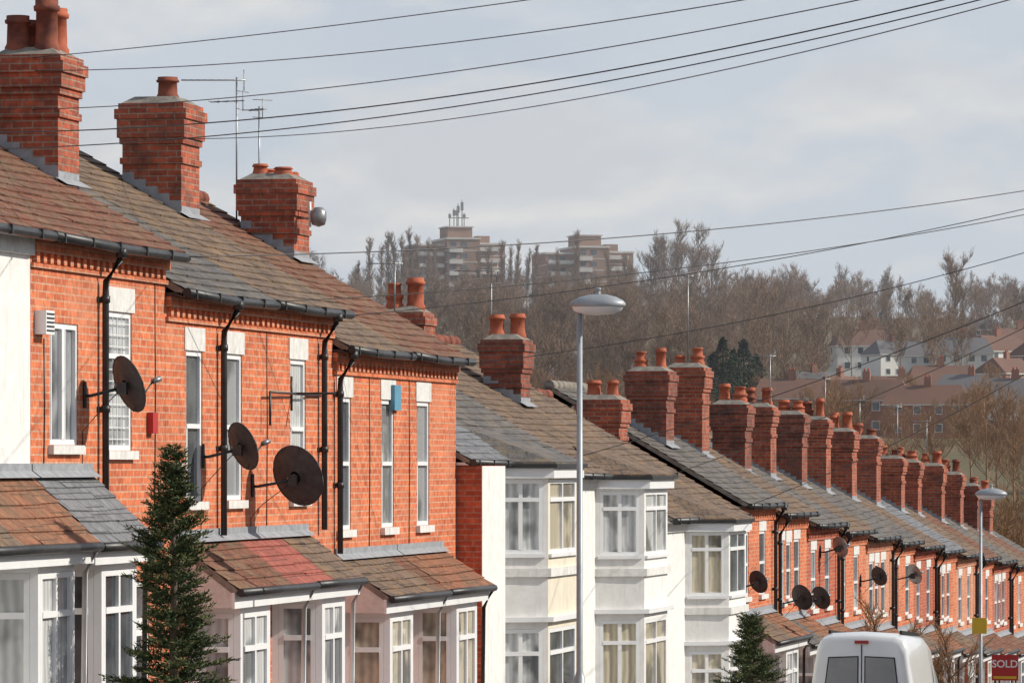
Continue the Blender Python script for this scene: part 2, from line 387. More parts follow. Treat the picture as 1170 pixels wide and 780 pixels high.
def make_house(Y0,Y1,ze,wins=(),pipes=(),wallmat='brick_orange',roofmat='slate_dark',porch=None,bays=(),doors=(),chim=(),
               bigbay=None,name='terraced_house',wz=None,whitefrom=None,extra=None,gm=None,roofsplit=None,pier=None):
    Y0+=.003;Y1-=.003
    zg=min(gz(Y0),gz(Y1))-.3
    e=empty(name,(XF,(Y0+Y1)/2,gz((Y0+Y1)/2)))
    F=Fr(XF,0,0,1)
    mw=MB();mg=MB();mt=MB()
    ztop=ze-.02
    ops=[(w[0],w[1],w[2],w[3]) for w in wins]
    gops=[(d[0],d[1],gz(d[0])+.05,gz(d[0])+.05+d[2]) for d in doors]
    if whitefrom:
        ys,m2=whitefrom
        o1=[o for o in ops+gops if o[1]<=ys]; o2=[o for o in ops+gops if o[0]>=ys]
        wall(mw,F,Y0,ys,zg,ztop,o1,wallmat); wall(mw,F,ys,Y1,zg,ztop,o2,m2)
    else: wall(mw,F,Y0,Y1,zg,ztop,ops+gops,wallmat)
    if pier:
        pa,pb,pp,pm1,pm2=pier
        mw.box(XF+.003,XF+pp,pa,pb,zg,ze-.045,pm1)
        mw.box(XF+pp+.002,XF+pp+.01,pa+.01,pb,zg,ze-.05,pm2)
        mw.box(XF+.003,XF+pp,pb+.002,pb+.01,zg,ze-.05,pm2)
    zr=ze+.0+(XF+.2-XR)*PITCH-.12
    for Y in (Y0,Y1):
        mw.poly([(XF,Y,zg),(XF,Y,ztop-.02),(XR,Y,zr-.02),(XB,Y,ztop-.02),(XB,Y,zg)],wallmat)
    mw.poly([(XB,Y0,zg),(XB,Y1,zg),(XB,Y1,ztop),(XB,Y0,ztop)],wallmat)
    if wallmat.startswith('brick') and not pier:
        mw.lbox(F,Y0,Y1,.002,.06,ze-.15,ze-.04,gm or wallmat)
        mw.lbox(F,Y0,Y1,.002,.035,ze-.30,ze-.255,gm or wallmat)
        y=Y0+.05
        while y<Y1-.12:
            mw.lbox(F,y,y+.1,.002,.05,ze-.25,ze-.152,gm or wallmat); y+=.21
    elif not pier:
        mw.lbox(F,Y0,Y1,.002,.05,ze-.2,ze-.04,'white_paint_old')
    mw.build('walls',e)
    for w in wins:
        st=w[4] if len(w)>4 else 'sash'; gl=w[5] if len(w)>5 else None
        window(mg,F,w[0],w[1],w[2],w[3],st,glass=gl)
        mg.lbox(F,w[0]-.06,w[1]+.06,-.05,.06,w[2]-.09,w[2]-.002,'white_paint_old')
        if len(w)<=6 or w[6]: 
            mg.lbox(F,w[0]-.07,w[1]+.07,-.04,.012,w[3]+.002,w[3]+.25,'white_paint_old')
    for d,o in zip(doors,gops): door(mg,F,o[0],o[1],o[2],o[3],d[3] if len(d)>3 else 'white_upvc')
    xa=XF+.2; zea=ze+.03
    ztab=lambda x: zea+(xa-x)*PITCH
    mr=MB()
    if roofsplit:
        a=Y0
        for yy,m_ in roofsplit:
            roof_slope(mr,a,min(yy,Y1)-.001,xa,zea,XR,ztab(XR),m_,sag=.02); a=yy+.001
    else: roof_slope(mr,Y0,Y1,xa,zea,XR,ztab(XR),roofmat,sag=R.uniform(.015,.045))
    roof_slope(mr,Y0,Y1,XB-.2,ztab(XR)-(XR-XB+.2)*PITCH,XR,ztab(XR),roofmat,L=.4)
    y=Y0
    while y<Y1-.05:
        mr.tube([(XR,y,ztab(XR)+.0),(XR,min(y+.44,Y1),ztab(XR)+.0)],.105+.006*R.random(),'terracotta_sooty' if roofmat!='slate_dark' else 'mortar_flaunching',10); y+=.45
    mr.build('roof',e)
    mt.lbox(F,Y0,Y1,.003,.17,ze-.038,ze+.0,'white_paint_old' if bigbay else 'black_plastic')
    mt.tube([(XF+.235,Y0,ze+.0),(XF+.235,(Y0+Y1)/2,ze-.025+R.uniform(-.01,.01)),(XF+.235,Y1,ze-.02)],.05,'black_plastic',8)
    y=Y0+.2
    while y<Y1:
        mt.lbox(F,y,y+.03,.16,.292,ze-.065,ze+.03,'black_plastic'); y+=.9
    mt.build('gutter',e)
    if pipes:
        mp=MB()
        for (py,zb) in pipes:
            mp.tube([(XF+.235,py,ze-.04),(XF+.22,py,ze-.14),(XF+.075,py,ze-.36),(XF+.07,py,ze-.5),(XF+.07,py,zb)],.036,'black_plastic',8)
            z=ze-.5
            while z>zb: 
                mp.tube([(XF+.07,py,z),(XF+.07,py,z-.07)],.048,'black_plastic',8); mp.lbox(F,py-.08,py+.08,.003,.02,z-.06,z-.01,'black_plastic'); z-=1.1
            mp.tube([(XF+.235,py,ze-.02),(XF+.235,py,ze-.12)],.06,'black_plastic',8)
        mp.build('drainpipe',e)
    if porch:
        mp=MB()
        zt,zee,xo=porch['zt'],porch['ze'],XF+porch['out']
        for (ya,yb,m_) in porch['segs']:
            roof_slope(mp,ya+.002,yb-.002,xo,zee,XF,zt,m_,L=.17,sag=.012)
        ya=porch['segs'][0][0]; yb=porch['segs'][-1][1]
        mp.lbox(F,ya,yb,.003,.02,zt-.02,zt+.12,'lead_flashing')
        mp.poly([F.p(ya,.02,zt+.05),F.p(yb,.02,zt+.05),F.p(yb,.11,zt-.015),F.p(ya,.11,zt-.015)],'lead_flashing')
        for yy in (ya+.01,yb-.01):
            mp.poly([(XF,yy,zee-.195),(XF,yy,zt-.06),(xo-.04,yy,zee-.045),(xo-.04,yy,zee-.195)],'white_paint_old')
        mp.lbox(F,ya,yb,porch['out']-.07,porch['out']-.035,zee-.2,zee-.03,'white_upvc')
        mp.lbox(F,ya,yb,.0035,porch['out']-.072,zee-.19,zee-.16,'white_paint_old')
        mp.tube([(xo+.03,ya,zee-.03),(xo+.03,yb,zee-.04)],.045,'black_plastic',8)
        mp.tube([(xo+.03,yb-.08,zee-.05),(xo-.1,yb-.08,zee-.3),(xo-.12,yb-.08,zee-2.0)],.028,'white_upvc' if R.random()<.5 else 'black_plastic',8)
        mp.build('porch_roof',e)
        mb_=MB()
        for (ba,bb,gl,sty) in bays:
            o=porch['out']-.14
            pts=[(XF,ba),(XF+o,ba+.2),(XF+o,bb-.2),(XF,bb)]
            z0=gz(bb)-.2; z1=zee-.165
            bay(mb_,mg,pts,z0,z1,[(z1-1.55,z1-.1)],porch.get('mat','white_upvc'),sty,gl)
        if bays: mb_.build('bay_window',e)
    if bigbay:
        ba,bb,zb,zt,st,bm=bigbay
        pts=[(XF,ba),(XF+.7,ba+.4),(XF+.7,bb-.4),(XF,bb)]
        mb_=MB()
        bay(mb_,mg,pts,gz(bb)-.3,zt-.12,st,bm,'top',None)
        poly_band(mb_,pts,zt-.14,zt,.1,'white_upvc')
        poly_band(mb_,pts,zt+.002,zt+.06,.15,'black_plastic')
        poly_band(mb_,pts,st[1][0]-.32,st[1][0]-.2,.05,'white_paint_old') if len(st)>1 else None
        o=poly_band(mb_,pts,st[0][1]+.1,st[0][1]+.17,.09,'white_upvc')
        off=poly_band(mb_,pts,zt+.061,zt+.085,.13,roofmat)
        topz=zt+.55
        A=(XF-.5,pts[0][1]+.75,topz);B=(XF-.5,pts[-1][1]-.75,topz)
        o3=[(p[0],p[1],zt+.086) for p in off]
        mb_.poly([o3[0],o3[1],A],roofmat);mb_.poly([o3[1],o3[2],B,A],roofmat);mb_.poly([o3[2],o3[3],B],roofmat)
        mb_.build('bay_window',e)
    mg.build('windows',e)
    for c in chim:
        chimney(e,zroof=ztab,**c)
    return e

def dims(y,ze,w=.68,h=1.42,drop=.62): return (y,y+w,ze-drop-h,ze-drop)
WG='window_glass';NC='net_curtain';BG='blind_grey';CC='curtain_cream'
make_house(33.0,37.3,2.2,[dims(34,2.2),dims(35.8,2.2)],roofmat='tile_orange',wallmat='brick_orange')
make_house(37.3,41.6,2.18,[dims(38,2.18)+('sash',WG),dims(39.9,2.18)+('sash',WG)],roofmat='tile_redbrown',wallmat='white_render',
   porch=dict(zt=-.13,ze=-.76,out=.68,segs=[(37.4,39.3,'tile_brown'),(39.3,41.58,'tile_orange')]),bays=[(37.6,39.2,NC,'top'),(40.0,41.5,NC,'top')])
make_house(41.6,46.1,2.17,[(42.2,43.1,.17,1.36,'case2',BG,False),(44.0,44.9,.12,1.53,'grid',NC)],pipes=[(43.78,-.4)],roofmat='tile_redbrown',
   porch=dict(zt=-.13,ze=-.78,out=.68,segs=[(41.62,43.55,'slate_grey')]),bays=[(41.95,43.5,WG,'top')],doors=[(44.6,45.5,2.05)],
   chim=[dict(xc=-15.25,yc=46.2,w=.7,t=.72,zb=1.8,zt=4.3,npots=4,ph=.52,mat='brick_chimney',heights=[.40,.56,.38,.50])])
# section 2
make_house(46.1,49.7,1.79,[(46.87,47.5,-.42,1.2,'sash',WG),(48.4,49.08,-.42,1.2,'sash',BG)],pipes=[(48.1,-.8)],roofmat='slate_dark',
   porch=dict(zt=-.84,ze=-1.35,out=.68,segs=[(46.5,48.7,'tile_redbrown'),(48.7,49.68,'tile_red')],mat='white_upvc'),bays=[(46.9,48.5,NC,'top')],doors=[(48.62,49.5,2.05)],wallmat='brick_orange')
make_house(49.7,53.1,1.79,[(51.15,51.85,-.42,1.2,'sash',NC)],pipes=[(52.45,-.8)],roofmat='slate_dark',
   porch=dict(zt=-.84,ze=-1.35,out=.68,segs=[(49.7,50.5,'tile_red'),(50.5,51.9,'tile_brown')],mat='white_upvc'),bays=[(50.35,51.8,NC,'top')],
   chim=[dict(xc=-15.95,yc=53.1,w=.74,t=.78,zb=1.6,zt=4.33,npots=1,ph=.3)],roofsplit=[(49.75,'slate_dark'),(53.2,'tile_brown')])
# section 3
make_house(53.1,56.3,1.36,[(53.35,54.0,-.82,.79,'sash',WG),(55.55,56.2,-.82,.79,'sash',NC)],pipes=[(53.2,-1.1)],roofmat='tile_brown',
   porch=dict(zt=-1.16,ze=-1.62,out=.68,segs=[(53.2,55.6,'tile_brown'),(55.6,56.28,'tile_redbrown')],mat='white_upvc'),bays=[(53.6,55.2,CC,'top')],doors=[(55.4,56.2,2.05,'white_upvc')])
make_house(56.3,59.7,1.36,[(57.45,58.15,-.82,.79,'sash',BG)],roofmat='tile_redbrown',
   porch=dict(zt=-1.16,ze=-1.62,out=.68,segs=[(56.32,58.9,'tile_orange')],mat='white_upvc'),bays=[(57.2,58.8,CC,'top')],
   chim=[dict(xc=-16.25,yc=59.45,w=.74,t=.8,zb=1.2,zt=3.8,npots=4,ph=.16,mat='brick_chimney')])
# bay houses
BK=dict(name='bay_fronted_house')
make_house(59.7,66.6,.0,[],whitefrom=(60.5,'white_render'),wallmat='brick_red',gm='brick_red',roofmat='slate_dark',pier=(59.75,61.2,.34,'brick_red','white_render'),
   bigbay=(62.0,64.8,0,-.08,[(-3.6,-2.33),(-1.28,-.24)],['white_render','white_render_sunwarm','white_render']),  # street face of the bay tinted as sunlit, cants left plain white
   chim=[dict(xc=-15.8,yc=65.1,w=.6,t=.6,zb=.3,zt=2.2,npots=2,ph=.4)],roofsplit=[(62.6,'slate_grey'),(67,'slate_dark')],**BK)
make_house(66.6,75.0,-.2,[(72.9,73.7,-1.7,-.5)],wallmat='white_render',roofmat='tile_brown',
   bigbay=(69.3,72.1,0,-.27,[(-3.75,-2.45),(-1.45,-.45)],'white_render'),pipes=[(74.5,-3.5)],
   chim=[dict(xc=-15.8,yc=72.0,w=.62,t=.7,zb=.3,zt=1.98,npots=2,ph=.4,mat='brick_chimney_sooty',heights=[.38,.4])],**BK)
make_house(75.0,82.7,-.98,[(80.6,81.3,-2.3,-1.3)],wallmat='white_render',roofmat='tile_brown',whitefrom=(79.9,'brick_red'),
   bigbay=(77.2,79.8,0,-1.05,[(-4.5,-3.25),(-2.3,-1.2)],'white_render'),pipes=[(82.2,-4)],
   chim=[dict(xc=-15.8,yc=80.1,w=.72,t=.8,zb=-.6,zt=1.12,npots=2,ph=.36,mat='brick_chimney')],**BK)
# far terrace
EZ=[(82,-.80),(88,-.95),(92,-1.22),(100,-1.62),(116.5,-2.33),(126,-2.72),(150,-3.8)]
ys=[82.7,87.0,91.2,95.5,99.9,104.2,108.2,112.3,116.8,121.1,125.3,129.6,133.8,138.0,142.2]
ctop={0:(84.8,1.72,2),1:(89.1,1.88,2),2:(93.3,1.2,2),3:(97.8,1.2,3),4:(102.2,1.08,3),5:(106.2,1.0,3),6:(110.2,.75,3),7:(114.5,.6,3),8:(119.2,.1,2),9:(123.1,0,3),10:(127.6,-.1,3),11:(131.7,-.35,3),12:(135.6,-.7,2),13:(139.9,-.9,3)}
roofs=['slate_dark','tile_brown','slate_dark','tile_brown','slate_dark','slate_dark','tile_brown','slate_grey','tile_brown','tile_redbrown','slate_dark','tile_brown','tile_redbrown','slate_dark']
walls=['brick_orange','brick_orange','brick_red','brick_orange','brick_pale','brick_orange','brick_red','brick_orange','brick_pale','brick_orange','brick_red','brick_orange','brick_orange','brick_red']
template=[]
for i in range(14):
    a,b=ys[i],ys[i+1]
    ze=-.8 if i==0 else lerp_tab(EZ,(a+b)/2)
    W=b-a
    cy,ct,npt=ctop[i]
    wn=[dims(a+.55,ze,.7,1.2,.5)+('sash',R.choice([WG,NC,BG])),dims(a+2.5,ze,.72,1.2,.5)+('sash',R.choice([WG,NC]))]
    if i%3==1: wn.append(dims(a+1.5,ze,.6,1.1,.55)+('sash',WG))
    pr=dict(zt=ze-2.05,ze=ze-2.5,out=.72,segs=[(a+.1,a+W*.5,R.choice(['tile_redbrown','tile_brown','slate_dark'])),(a+W*.5,b-.15,R.choice(['tile_orange','tile_brown','tile_redbrown']))],mat=R.choice(['white_render','white_render','brick_red']))
    e=make_house(a,b,ze,wn,pipes=[(b-.25,ze-2.3)] if i%2==0 else [(a+.3,ze-2.3)],wallmat=walls[i],roofmat=roofs[i],
       porch=pr,bays=[(a+1.9,b-.5,None,'top')],doors=[(a+.6,a+1.5,2.0,R.choice(['white_upvc','wood_red_door']))],
       chim=[dict(xc=-15.8+R.uniform(-.12,.12),yc=cy,w=R.uniform(.62,.74),t=R.uniform(.7,.85),zb=ze-.2,zt=ct,npots=npt,ph=R.uniform(.3,.42),mat=R.choice(['brick_chimney','brick_chimney','brick_chimney_sooty']))])
    template.append((e,(a+b)/2))
# opposite side of the street
k=0
for yy in [38+4.25*j for j in range(24)]:
    src,_=template[(k*5)%14]; k+=1
    e=empty('terraced_house',(5.2,yy,gz(yy)+ (src.location.z-gz(src.location.y)))); e.rotation_euler=(0,0,math.pi)
    for ch in list(src.children):
        o=bpy.data.objects.new(ch.name.split('.')[0],ch.data); sc.collection.objects.link(o); o.parent=e

# ------------------------------------------------------------------ street
def strip(name,x0,x1,dz,mat,y0=-40,y1=160,th=0):
    mb=MB(); y=y0
    while y<y1:
        a,b=gz(y)+dz,gz(y+4)+dz
        mb.poly([(x0,y,a),(x1,y,a),(x1,y+4,b),(x0,y+4,b)],mat)
        if th:
            mb.poly([(x0,y,a-th),(x0,y,a),(x0,y+4,b),(x0,y+4,b-th)],mat);mb.poly([(x1,y,a-th),(x1,y,a),(x1,y+4,b),(x1,y+4,b-th)],mat)
        y+=4
    return mb.build(name)
strip('road',-9.4,-2.0,-.12,'asphalt')
strip('kerb',-9.55,-9.4,.004,'kerb_stone',th=.14); strip('kerb',-2.0,-1.85,.004,'kerb_stone',th=.14)
strip('pavement',-11.6,-9.55,0,'paving'); strip('pavement',-1.85,2.6,0,'paving')
strip('front_garden_paving',-13.8,-11.6,-.006,'paving'); strip('front_garden_paving',2.6,5.2,-.006,'paving')
mb=MB(); y=-40
while y<158:
    mb.poly([(-5.76,y,gz(y)-.116),(-5.64,y,gz(y)-.116),(-5.64,y+2,gz(y+2)-.116),(-5.76,y+2,gz(y+2)-.116)],'road_paint'); y+=6
mb.build('road_marking')
for i,(a,b) in enumerate([(37.4,41.5),(41.7,46),(46.3,49.6),(49.8,53),(53.2,56.2),(56.4,59.6),(60,66.5),(66.7,75),(75.1,82.6)]+[(ys[j]+.1,ys[j+1]-.1) for j in range(14)]):
    mb=MB(); z=gz(b)
    mb.box(-11.72,-11.5,a,b-1.0,z-.4,z+.55,'brick_red'); mb.box(-11.75,-11.47,a-.02,b-.98,z+.55,z+.61,'kerb_stone')
    mb.box(-11.77,-11.45,b-1.0+.003,b-.72,z-.4,z+.75,'brick_red'); mb.box(-11.8,-11.42,b-1.02,b-.69,z+.75,z+.82,'kerb_stone')
    mb.build('garden_wall')

# ------------------------------------------------------------------ terrain
def sm(a,b,x):
    t=max(0,min(1,(x-a)/(b-a))); return t*t*(3-2*t)
TT=[(160,-8.75),(220,-11.5),(300,-6),(400,2),(550,8),(700,15),(900,27),(1050,35),(1200,38),(1500,30),(2500,10),(4500,0)]
def T(x,y):
    if y<=160: return gz(y)-.16
    w=math.sin(x*.021+1)*math.cos(y*.013)+.6*math.sin(x*.047+y*.03)
    z=lerp_tab(TT,y)+w*1.3*sm(170,300,y)
    z-=sm(-230,-60,x)*4*sm(700,1000,y)
    return z
Xs=[-2500,-1500,-1000,-700]+list(range(-500,101,20))+[200,400,800,1600,2600]
Ys=[-1500,-700,-300,-120]+list(range(-60,161,4))+list(range(180,1300,20))+[1400,1600,2000,2600,3300,4500]
V=[(x,y,T(x,y)) for y in Ys for x in Xs]; nX=len(Xs)
Fc=[(j*nX+i,j*nX+i+1,(j+1)*nX+i+1,(j+1)*nX+i) for j in range(len(Ys)-1) for i in range(nX-1)]
me=bpy.data.meshes.new('ground'); me.from_pydata(V,[],Fc); me.materials.append(MATS['terrain_soil'])
me.polygons.foreach_set('use_smooth',[True]*len(Fc))
g=bpy.data.objects.new('ground',me); sc.collection.objects.link(g)

def W(px,depth,z=None):
    lat=(px-585)/5200*depth
    return (lat*CA-depth*SA, lat*SA+depth*CA)

# ------------------------------------------------------------------ trees
def bare_tree(seed,H,spread,tw,mat_b,mat_t,n1=9,n2=5,n3=4,n4=5,upright=.5,first=.25,tr=.018):
    r=random.Random(seed)
    V=[];Fs=[];Ms=[]
    def seg(p,q,ra,rb,n,mi):
        d=(q-p).normalized(); up=Vector((0,0,1)) if abs(d.z)<.9 else Vector((1,0,0))
        a=d.cross(up).normalized(); b=a.cross(d)
        i0=len(V)
        for (c,rr) in ((p,ra),(q,rb)):
            for k in range(n):
                th=2*math.pi*k/n; V.append(tuple(c+(a*math.cos(th)+b*math.sin(th))*rr))
        for k in range(n): Fs.append((i0+k,i0+(k+1)%n,i0+n+(k+1)%n,i0+n+k)); Ms.append(mi)
    def twig(p,d,L):
        s=d.cross(Vector((r.uniform(-1,1),r.uniform(-1,1),r.uniform(-1,1))))
        if s.length<.01: return
        s.normalize(); i0=len(V)
        V.extend([tuple(p-s*tw/2),tuple(p+s*tw/2),tuple(p+d*L)]); Fs.append((i0,i0+1,i0+2)); Ms.append(1)
    def jit(d,a): 
        v=d+Vector((r.uniform(-a,a),r.uniform(-a,a),r.uniform(-a,a)+.12)); return v.normalized()
    def branch(p,d,L,rad,lev):
        ns=3 if lev<2 else 2
        q=p
        pts=[p]
        for i in range(ns):
            d=jit(d,.18 if lev else .07); q2=q+d*L/ns
            seg(q,q2,rad*(1-i/ns*.6),rad*(1-(i+1)/ns*.6),5 if lev==0 else 3,0 if lev<2 else 1); q=q2; pts.append(q)
        if lev==3 : 
            for k in range(n4):
                t=r.random(); pp=pts[0].lerp(pts[-1],t); twig(pp,jit(d,.8),L*r.uniform(.4,.9))
            return
        cnt=(n1,n2,n3)[lev]
        for k in range(cnt):
            t=(first+(1-first)*(k+r.random())/cnt) if lev==0 else r.uniform(.2,1)
            f=t*ns; i=min(int(f),ns-1); pp=pts[i].lerp(pts[i+1],f-i)
            ang=r.uniform(0,6.283)
            side=Vector((math.cos(ang),math.sin(ang),0))
            if lev==0:
                dd=(side*(1-upright)+Vector((0,0,upright))).normalized(); LL=H*spread*(1.05-t*.55)*r.uniform(.75,1.15)
            else:
                dd=(d*.75+side*.6+Vector((0,0,.15+upright*.25))).normalized(); LL=L*r.uniform(.4,.7)
            branch(pp,dd,LL,rad*(.42 if lev==0 else .5),lev+1)
    branch(Vector((0,0,-.5)),Vector((0,0,1)),H*.82,H*tr,0)
    me=bpy.data.meshes.new('bare_tree'); me.from_pydata(V,[],Fs); me.materials.append(MATS[mat_b]); me.materials.append(MATS[mat_t])
    me.polygons.foreach_set('material_index',Ms); me.update()
    return me
far_vars=[bare_tree(i,10,.42,.05,'bare_twig','bare_twig',n1=11,n2=5,n3=5,n4=7,tr=.012,upright=.45+.05*i) for i in range(6)]
pop_vars=[bare_tree(20+i,20,.17,.055,'bare_twig','bare_twig',n1=32,n2=5,n3=5,n4=5,upright=.85,first=.1,tr=.009) for i in range(3)]
big_vars=[bare_tree(40+i,18,.36,.05,'bare_twig','bare_twig',n1=14,n2=6,n3=6,n4=8,upright=.6,first=.22,tr=.012) for i in range(3)]
mid_vars=[bare_tree(60+i,9,.42,.022,'twig_near','twig_near',n1=12,n2=6,n3=6,n4=9,tr=.012) for i in range(3)]
wood=empty('distant_woodland',(-230,1000,30))
rt=random.Random(5)
def put(me,x,y,s,sz=1,par=wood,dz=0):
    o=bpy.data.objects.new('tree',me); sc.collection.objects.link(o); o.parent=par
    o.location=Vector((x,y,T(x,y)+dz))-par.location; o.rotation_euler=(0,0,rt.uniform(0,6.28)); o.scale=(s,s,s*sz)
for i in range(430):
    d=rt.uniform(930,1180); x,y=W(rt.uniform(-250,1450),d); put(rt.choice(far_vars),x,y,rt.uniform(.55,1.15),rt.uniform(.85,1.2))
for i in range(400):
    d=rt.uniform(540,930); x,y=W(rt.uniform(-250,1450),d); put(rt.choice(far_vars),x,y,rt.uniform(.5,.95),rt.uniform(.85,1.15))
for i in range(150):
    d=rt.uniform(470,900); x,y=W(rt.uniform(480,930),d); put(rt.choice(far_vars),x,y,rt.uniform(.8,1.25))
for i in range(90):
    d=rt.uniform(330,520); x,y=W(rt.uniform(-200,1450),d); put(rt.choice(mid_vars),x,y,rt.uniform(.45,.75))
for px,s in ((422,1.0),(434,.9),(442,1.05),(458,1.05),(464,1.0),(472,1.08),(478,1.0),(491,.95),(583,.85),(590,.9),(600,.8),(611,.85),(657,1.05),(640,.8),(548,.8),(556,.85),(572,.9),(700,.85),(715,.8),(410,.7),(497,.9)):
    x,y=W(px+rt.uniform(-2,2),rt.uniform(1020,1060)); put(rt.choice(pop_vars),x,y,s)
for px,s in ((745,1.0),(762,1.1),(778,1.2),(795,1.15),(812,1.0),(352,.85),(362,.8),(850,.7),(905,.7),(925,.65),(960,.65),(720,.8),(1130,.6),(530,.6),(625,.6)):
    x,y=W(px,rt.uniform(960,1050)); put(rt.choice(big_vars),x,y,s)
for px,s,d in ((1090,.95,720),(1040,.6,760),(1165,.65,720),(1010,.55,800),(985,.5,640),(900,.55,560),(690,.5,620),(610,.5,600)):
    x,y=W(px,d); put(rt.choice(big_vars),x,y,s)
vw=empty('valley_woodland',(-60,260,-9))
for i in range(85):
    d=rt.uniform(190,345); x,y=W(rt.uniform(820,1500),d); put(rt.choice(mid_vars),x,y,rt.uniform(.65,1.0),1,vw)

# evergreens on the hillside
def evergreen(seed,H,Rr):
    r=random.Random(seed); V=[];Fs=[]
    for i in range(2600):
        z=r.random()**1.1; rad=Rr*(1-z)**.6*(.75+.25*math.sin(z*19+seed))*r.uniform(.55,1.05)
        th=r.uniform(0,6.28); c=Vector((rad*math.cos(th),rad*math.sin(th),H*(.04+z*.96)))
        a=Vector((r.uniform(-1,1),r.uniform(-1,1),r.uniform(-1,1))).normalized(); b=a.cross(Vector((0,0,1))).normalized()
        s=r.uniform(.12,.34); i0=len(V); V.extend([tuple(c),tuple(c+a*s),tuple(c+b*s*.8)]); Fs.append((i0,i0+1,i0+2))
    n=8;i0=len(V)
    for zz,rr in ((-.5,.25),(H*.8,.05)):
        for k in range(n): V.append((rr*math.cos(k*6.283/n),rr*math.sin(k*6.283/n),zz))
    for k in range(n): Fs.append((i0+k,i0+(k+1)%n,i0+n+(k+1)%n,i0+n+k))
    me=bpy.data.meshes.new('evergreen_tree'); me.from_pydata(V,[],Fs); me.materials.append(MATS['evergreen']); return me
ev=[evergreen(i,7,2.6) for i in range(3)]
for px,d,s in ((814,452,.95),(826,440,1.15),(838,445,1.0),(850,452,1.15),(864,470,.95),(700,700,.8),(712,700,.7),(1065,640,.7),(1010,900,.9),(620,640,.6),(930,600,.6),(1135,650,.6),(760,820,.8),(560,760,.7),(1100,860,.8),(888,720,.8)):
    x,y=W(px,d); o=bpy.data.objects.new('evergreen_tree',rt.choice(ev)); sc.collection.objects.link(o); o.location=(x,y,T(x,y)+(1.2 if d<480 else 0)); o.scale=(s,s,s); o.rotation_euler=(0,0,rt.uniform(0,6))

# ------------------------------------------------------------------ hillside houses
def hill_house(wm,rm,w,dp,h,rh,seed):
    mb=MB()
    mb.box(-w/2,w/2,-dp/2,dp/2,-2,h,wm)
    o=.3
    mb.poly([(-w/2-o,-dp/2-o,h-.15),(w/2+o,-dp/2-o,h-.15),(w/2-1.2,0,h+rh),(-w/2+1.2,0,h+rh)],rm)
    mb.poly([(-w/2-o,dp/2+o,h-.15),(w/2+o,dp/2+o,h-.15),(w/2-1.2,0,h+rh),(-w/2+1.2,0,h+rh)],rm)
    for s in (-1,1): mb.poly([(s*(w/2+o),-dp/2-o,h-.15),(s*(w/2+o),dp/2+o,h-.15),(s*(w/2-1.2),0,h+rh)],rm)
    mb.box(-w/2-o,w/2+o,-dp/2-o,dp/2+o,h-.3,h-.16,'white_paint_old')
    for sy in (-1,1):
        F=Fr(0,sy*dp/2,1 if sy<0 else -1,0)
        for z in (.9,3.4):
            for x in (-w*.33,-w*.1,w*.15,w*.35):
                mb.lbox(F,x-.55,x+.55,.003,.05,z,z+1.2,'white_upvc'); mb.lbox(F,x-.47,x+.47,.051,.06,z+.08,z+1.12,'window_glass')
    for sx in (-1,1):
        F=Fr(sx*w/2,0,0,1 if sx>0 else -1)
        mb.lbox(F,-1.5,-.6,.003,.05,3.4,4.5,'white_upvc'); mb.lbox(F,-1.42,-.68,.051,.06,3.48,4.42,'window_glass')
    mb.box(-.5,.5,-.35,.35,h+rh-.8,h+rh+1.1,'far_wall_brick')
    for x in (-.25,.25): mb.tube([(x,0,h+rh+1.1),(x,0,h+rh+1.5)],.13,'terracotta',6)
    return mb
hh=[]
for i,(wm,rm) in enumerate([('far_wall_white','far_roof_grey'),('far_wall_brick','far_roof'),('far_wall_brick','far_roof'),('far_wall_white','far_roof'),('far_wall_brick','far_roof_grey')]):
    o=hill_house(wm,rm,10+i%3,7,5.0,2.6,i).build('suburban_house'); hh.append(o.data); bpy.data.objects.remove(o)
def hput(px,d,k,rot,s=1):
    x,y=W(px,d); o=bpy.data.objects.new('suburban_house',hh[k]); sc.collection.objects.link(o); o.location=(x,y,T(x,y)); o.rotation_euler=(0,0,ALPHA+rot); o.scale=(s,s,s)
for px,d,k,rot in ((1020,600,0,.3),(1060,590,0,.25),(1100,585,0,.2),(1140,600,3,.2),(985,620,3,.1),(1150,520,1,.4),(1075,500,1,-.3),(1030,480,2,-.2),(960,460,1,.5),
    (1110,470,4,.2),(990,430,2,.2),(635,600,4,.2),(690,590,4,.2),(615,640,0,.1),(930,520,4,.1),(775,560,4,.2),
    (1000,700,1,.4),(1165,680,2,.2),(1120,760,4,.1),(1160,430,0,.3),(1060,420,2,.3),(905,450,1,.2),(1200,560,1,.2)):
    hput(px,d,k,rot+rt.uniform(-.5,.5),rt.uniform(.62,.82))

